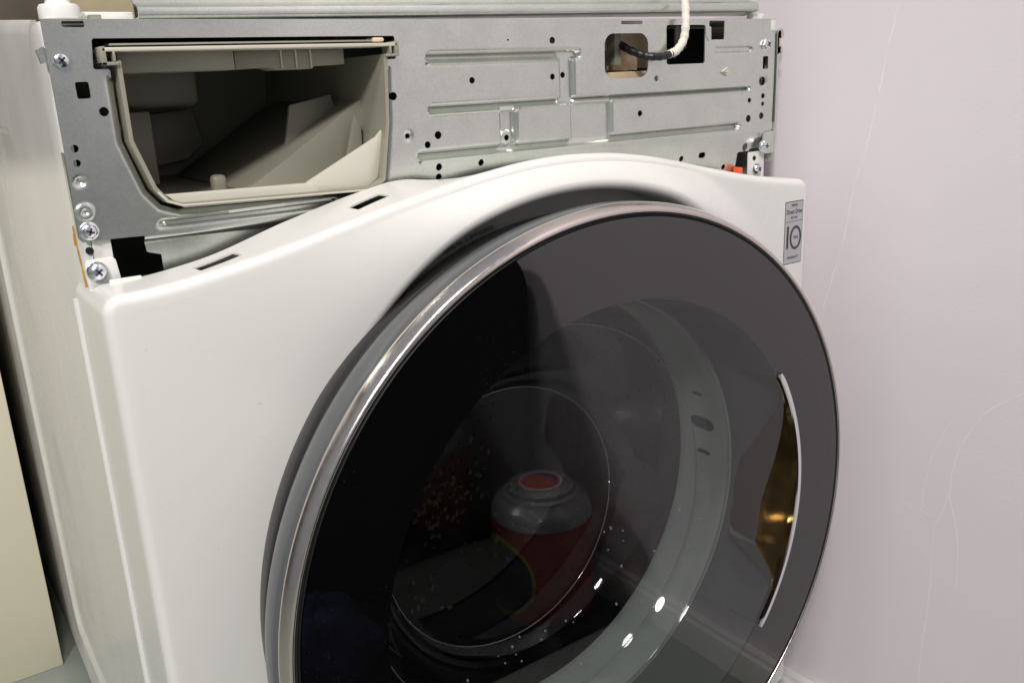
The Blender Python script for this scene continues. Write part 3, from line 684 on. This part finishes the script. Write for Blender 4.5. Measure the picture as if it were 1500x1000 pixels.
for i in range(K + 1):
    a = A0 + (A1 - A0) * (.02 + .96 * i / K); ri, ro = r_in(a), RH - .002
    w = ro - ri
    for k in range(Q + 1):
        t = k / Q; dep = min(.034, w * .95) * (1 - abs(2 * t - 1) ** 9)
        facet = .0035 * (1 if (int(t * 5) % 2) else 0)
        v.append(polar(ri + w * t, a, GY + .0004 + dep + facet * (dep > .012)))
for i in range(K):
    for k in range(Q): f.append((i * (Q + 1) + k, i * (Q + 1) + k + 1, (i + 1) * (Q + 1) + k + 1, (i + 1) * (Q + 1) + k))
link('handle_pocket', v, f, 'pocket', door, split=35)
v = []; f = []; K = 60                                 # clear flange of the pocket
# inner frame of the door behind the band
fr = MB(); pf = [(.2495, -.112), (.1945, -.1165), (.1935, -.110), (.1925, -.085), (.1900, -.060), (.1890, -.054)]
v, f = lathe_y(pf, CX, CZ, 150, A1, A0 + 2 * math.pi); fr.add(v, f)
v, f = lathe_y([(.2495, -.112), (.2005, -.1165), (.2000, -.110), (.1985, -.080), (.1920, -.068), (.1900, -.060), (.1890, -.054)], CX, CZ, 50, A0, A1); fr.add(v, f)
link('inner_frame', fr.v, fr.f, 'greyring', door)
# glass bowl, sinking towards the drum
bp_ = [(.1885, -.0545, 0), (.1860, -.050, 0), (.1800, -.047, .05), (.1720, -.040, .15), (.1600, -.024, .4), (.1480, -.004, .65), (.1380, .012, .85), (.1290, .0225, .95), (.1200, .0275, 1), (.1150, .0285, 1), (.112, .0285, 1), (.06, .0290, 1), (.001, .0292, 1)]
v = []; f = []; n = len(bp_)
for i in range(144):
    a = 2 * math.pi * i / 144
    for r, y, s in bp_: v.append((CX - .006 * s + r * math.cos(a), y, CZ - .024 * s + r * math.sin(a)))
for i in range(144):
    j = (i + 1) % 144
    for k in range(n - 1): f.append((i * n + k, i * n + k + 1, j * n + k + 1, j * n + k))
link('glass_bowl', v, f, 'bowl', door, split=0)
for r_b, y_b, s_b, t_b in ((.1185, .0280, 1, .0005), (.1868, -.0515, 0, .0008), (.1665, -.033, .28, .0004)):
    v, f = tube([(CX - .006 * s_b + r_b * math.cos(a), y_b - .0006, CZ - .024 * s_b + r_b * math.sin(a)) for a in np.linspace(0, 2 * math.pi, 145)], t_b, 8); link('bowl_rim_glint', v, f, 'rimglass', door, split=0)  # pale tubes added along the bowl edge to paint its bright glint line
# ---- rubber gasket and drum
v, f = lathe_y([(.200, -.041), (.196, -.048), (.191, -.052), (.1885, -.050), (.1872, -.040), (.187, -.006), (.1840, -.001), (.1850, .006), (.192, .012), (.200, .010), (.24, .012)], CX, CZ)
gas = link('gasket', v, f, 'rubber', wm)
for (a, w, h_) in ((.16, .034, .014), (.33, .010, .006), (.00, .012, .008)):
    lv = []; lf = []
    for i in range(9):
        aa = a - w + 2 * w * i / 8; k = 1 - abs(2 * i / 8 - 1) ** 4 * .5
        lv += [polar(.1866, aa, -.022 - h_ * k), polar(.1866, aa, -.022 + h_ * k)]
    for i in range(8): lf.append((2 * i, 2 * i + 1, 2 * i + 3, 2 * i + 2))
    link('drain_slot', lv, lf, 'black', gas)
mv, mf = text_mesh('POSE 12', .016, lambda a, b: polar(.1864, -.14 - a / .187, -.022 - b), xs=.9); link('moulded_mark', mv, mf, 'collar', gas, smooth=False)
v, f = lathe_y([(.190, .014), (.205, .020), (.232, .034), (.236, .045), (.236, .30), (.225, .318), (.20, .324), (.08, .318), (.0005, .31)], CX, CZ)
drum = link('drum', v, f, 'drum', wm)
hv = MB(); rnd = random.Random(2)
for iy in range(13):
    y = .062 + iy * .0185
    for ia in range(64):
        a = 2 * math.pi * (ia + .5 * (iy % 2)) / 64
        k = 8; c0 = len(hv.v); ring_ = []
        for q_ in range(k):
            b = 2 * math.pi * q_ / k; ring_.append(polar(.2352, a + math.cos(b) * .0022 / .236, y + math.sin(b) * .0022))
        hv.add(ring_, [tuple(range(k))])
for rr_ in np.arange(.03, .2, .017):
    cnt_ = int(2 * math.pi * rr_ / .018)
    for ia in range(cnt_):
        a = 2 * math.pi * ia / cnt_ + rr_ * 9; yb_ = np.interp(rr_, [.0005, .08, .20], [.31, .318, .324]) - .0012
        c_ = polar(rr_, a, yb_); k = 8
        hv.add([(c_[0] + .0022 * math.cos(2 * math.pi * q_ / k), yb_, c_[2] + .0022 * math.sin(2 * math.pi * q_ / k)) for q_ in range(k)], [tuple(range(k))])
ho = hv.build('perforations', 'hole', drum, smooth=False); ho['kind'] = 'stuff'
for k in range(3):
    a = math.radians(-70 + 120 * k); lv = []; lf = []
    for i in range(9):
        y = .06 + .22 * i / 8; h_ = .045 * math.sin(math.pi * (.12 + .76 * i / 8))
        for da, fr in ((-.16, 0), (-.05, .85), (0, 1), (.05, .85), (.16, 0)): lv.append(polar(.2355 - h_ * fr, a + da, y))
    for i in range(8):
        for q_ in range(4): lf.append((i * 5 + q_, i * 5 + q_ + 1, i * 5 + q_ + 6, i * 5 + q_ + 5))
    link('drum_lifter', lv, lf, 'drum', drum)
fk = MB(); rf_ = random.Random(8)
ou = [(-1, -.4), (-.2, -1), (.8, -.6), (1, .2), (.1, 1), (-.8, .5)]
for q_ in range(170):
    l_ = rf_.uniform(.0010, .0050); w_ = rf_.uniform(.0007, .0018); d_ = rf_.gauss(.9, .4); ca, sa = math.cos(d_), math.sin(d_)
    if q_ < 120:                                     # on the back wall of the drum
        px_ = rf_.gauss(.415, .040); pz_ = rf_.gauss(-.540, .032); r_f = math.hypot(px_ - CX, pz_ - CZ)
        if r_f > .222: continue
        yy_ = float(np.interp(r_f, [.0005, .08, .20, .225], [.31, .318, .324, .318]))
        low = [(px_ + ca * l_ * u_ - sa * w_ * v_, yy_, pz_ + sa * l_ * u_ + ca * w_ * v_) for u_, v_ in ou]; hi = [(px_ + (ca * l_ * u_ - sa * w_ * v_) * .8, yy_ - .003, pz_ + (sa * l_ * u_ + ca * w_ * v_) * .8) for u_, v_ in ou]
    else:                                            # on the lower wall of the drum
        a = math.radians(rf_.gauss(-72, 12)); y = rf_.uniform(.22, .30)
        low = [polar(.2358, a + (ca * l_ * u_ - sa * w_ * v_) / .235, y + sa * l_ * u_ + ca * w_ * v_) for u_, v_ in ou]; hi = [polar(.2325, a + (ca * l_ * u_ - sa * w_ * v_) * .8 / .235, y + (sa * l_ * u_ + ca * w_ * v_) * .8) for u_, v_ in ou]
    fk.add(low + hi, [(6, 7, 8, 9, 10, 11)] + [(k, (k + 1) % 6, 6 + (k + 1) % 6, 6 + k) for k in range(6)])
fko = fk.build('glint_flecks', 'fleck', drum, smooth=False); fko['kind'] = 'stuff'  # pale chips that paint light glints on the wet drum
# water droplets clinging to the bowl
dv = MB()
for _ in range(30):
    a = rnd.uniform(-2.4, -.2); t = rnd.random()
    i = rnd.randrange(2, 8); (r0, y_0, s0), (r1, y_1, s1) = bp_[i], bp_[i + 1]
    r = r0 + (r1 - r0) * t; y = y_0 + (y_1 - y_0) * t; s = s0 + (s1 - s0) * t
    c_ = Vector((CX - .006 * s + (r - .001) * math.cos(a), y - .0008, CZ - .024 * s + (r - .001) * math.sin(a))); R_ = rnd.uniform(.0006, .0014)
    vs = []; fs = []
    for p_ in range(5):
        th = math.pi * p_ / 4
        for q_ in range(8): ph = 2 * math.pi * q_ / 8; vs.append((c_.x + R_ * math.sin(th) * math.cos(ph), c_.y + R_ * math.cos(th), c_.z + R_ * 1.3 * math.sin(th) * math.sin(ph)))
    for p_ in range(4):
        for q_ in range(8): fs.append((p_ * 8 + q_, p_ * 8 + (q_ + 1) % 8, (p_ + 1) * 8 + (q_ + 1) % 8, (p_ + 1) * 8 + q_))
    dv.add(vs, fs)
do = dv.build('water_droplets', 'droplet', door); do['kind'] = 'stuff'

# ================================================================ things mirrored in the door glass
can = empty('canister', (.535, -.535, .0065), 'red canister with grey stepped lid, mirrored in the dark door glass', 'canister')
F0 = -ZO + .0065
v, f = lathe_z([(0, F0), (.060, F0), (.066, F0 + .006), (.0665, F0 + .115), (.0665, F0 + .126), (.064, F0 + .138), (.058, F0 + .146), (.052, F0 + .150), (0, F0 + .150)], .535, -.535, 64); link('body', v, f, 'red', can)
v, f = lathe_z([(.0668, F0 + .136), (.0660, F0 + .144), (.060, F0 + .156), (.052, F0 + .161), (.050, F0 + .166), (.044, F0 + .168), (.043, F0 + .173), (.036, F0 + .176), (0, F0 + .176)], .535, -.535, 64); lid = link('lid', v, f, 'lidgrey', can)
v, f = lathe_z([(0, F0 + .1772), (.029, F0 + .1772), (.029, F0 + .175)], .535, -.535, 40); link('badge_border', v, f, 'badgewhite', lid)
v, f = lathe_z([(0, F0 + .1778), (.025, F0 + .1778), (.025, F0 + .176)], .535, -.535, 40); link('badge', v, f, 'badgered', lid)
q = MB(); q.prism([(.535 - .022 * math.cos(t) * 1, -.535 + .022 * math.sin(t)) for t in np.linspace(2.0, 4.4, 14)] + [(.551, -.530)], F0 + .1777, F0 + .1783, 'z'); q.build('badge_mark', 'badgeblue', lid)
def can_patch(a_c, z_c, ra, rz, rad, name, material):
    n = 40; K = 8; v = []; f = []
    for k in range(K + 1):
        for i in range(n):
            t = 2 * math.pi * i / n; s = max(k / K, .01); a = a_c + ra * s * math.cos(t); v.append((.535 + rad * math.cos(a), -.535 + rad * math.sin(a), z_c + rz * s * math.sin(t)))
    for k in range(K):
        for i in range(n): f.append((k * n + i, k * n + (i + 1) % n, (k + 1) * n + (i + 1) % n, (k + 1) * n + i))
    link(name, v, f, material, can, smooth=False)
can_patch(3.15, F0 + .066, .80, .055, .0676, 'side_label', 'yellow'); can_patch(3.15, F0 + .066, .73, .049, .0684, 'side_label', 'black')
F0 = -ZO; mt_ = MB(); mt_.prism([(.02, -1.02), (.598, -1.02), (.604, -1.01), (.604, -.455), (.595, -.445), (.02, -.445), (.01, -.46), (.01, -1.01)], F0 + .0005, F0 + .006, 'z')
mto = mt_.build('floor_shade', 'dark_standin', None, bevel=.002); mto['label'] = 'flat black sheet standing in for shade on the floor under the red canister, mirrored in the glass'; mto['category'] = 'mat'  # added black sheet, the shade on this floor put into its colour
sc = MB(); r_ = .07; x0, x1, zt = .10, .628, -.262
pl2 = arc(x1 - r_, zt - r_, r_, 0, 90, 10) + arc(x0 + r_, zt - r_, r_, 90, 180, 10) + [(x0, F0 + .03), (x0 + .03, F0 + .008), (x1 - .03, F0 + .008), (x1, F0 + .03)]
sc.prism(pl2, -.95, -.665); case = sc.build('dark_standin', 'dark_standin', None, bevel=.02, seg=3)  # added block standing in for the dark figure mirrored in the glass
case.location.z = .007; case['label'] = 'large black stand-in for a dark-clothed figure, dark shape mirrored in the left of the door glass'; case['category'] = 'dark_standin'
v, f = tube(spline([(.30, -.80, zt - .002), (.31, -.80, zt + .03), (.36, -.80, zt + .04), (.41, -.80, zt + .03), (.42, -.80, zt - .002)], 6), .009, 10); link('standin_handle', v, f, 'dark_standin', case)
nv = []; nf = []; NA, NB = 36, 10
for i in range(NA):
    a = 2 * math.pi * i / NA
    for k in range(NB + 1):
        t = k / NB; w = 1 + .16 * noise.noise(Vector((math.cos(a) * 2, math.sin(a) * 2, t * 3)))
        nv.append((.235 + .075 * w * math.cos(a) * math.cos(t * math.pi / 2), -.585 + .06 * w * math.sin(a) * math.cos(t * math.pi / 2), F0 + .095 * w * math.sin(t * math.pi / 2) + .012 * noise.noise(Vector((math.cos(a) * 3, t * 4, 7)))))
for i in range(NA):
    j = (i + 1) % NA
    for k in range(NB): nf.append((i * (NB + 1) + k, j * (NB + 1) + k, j * (NB + 1) + k + 1, i * (NB + 1) + k + 1))
nvo = link('folded_cloth', nv, nf, 'navy', None, split=0); nvo.location.z = .0065; nvo['label'] = 'navy blue cloth bundle on the floor, mirrored low in the door glass'; nvo['category'] = 'cloth'
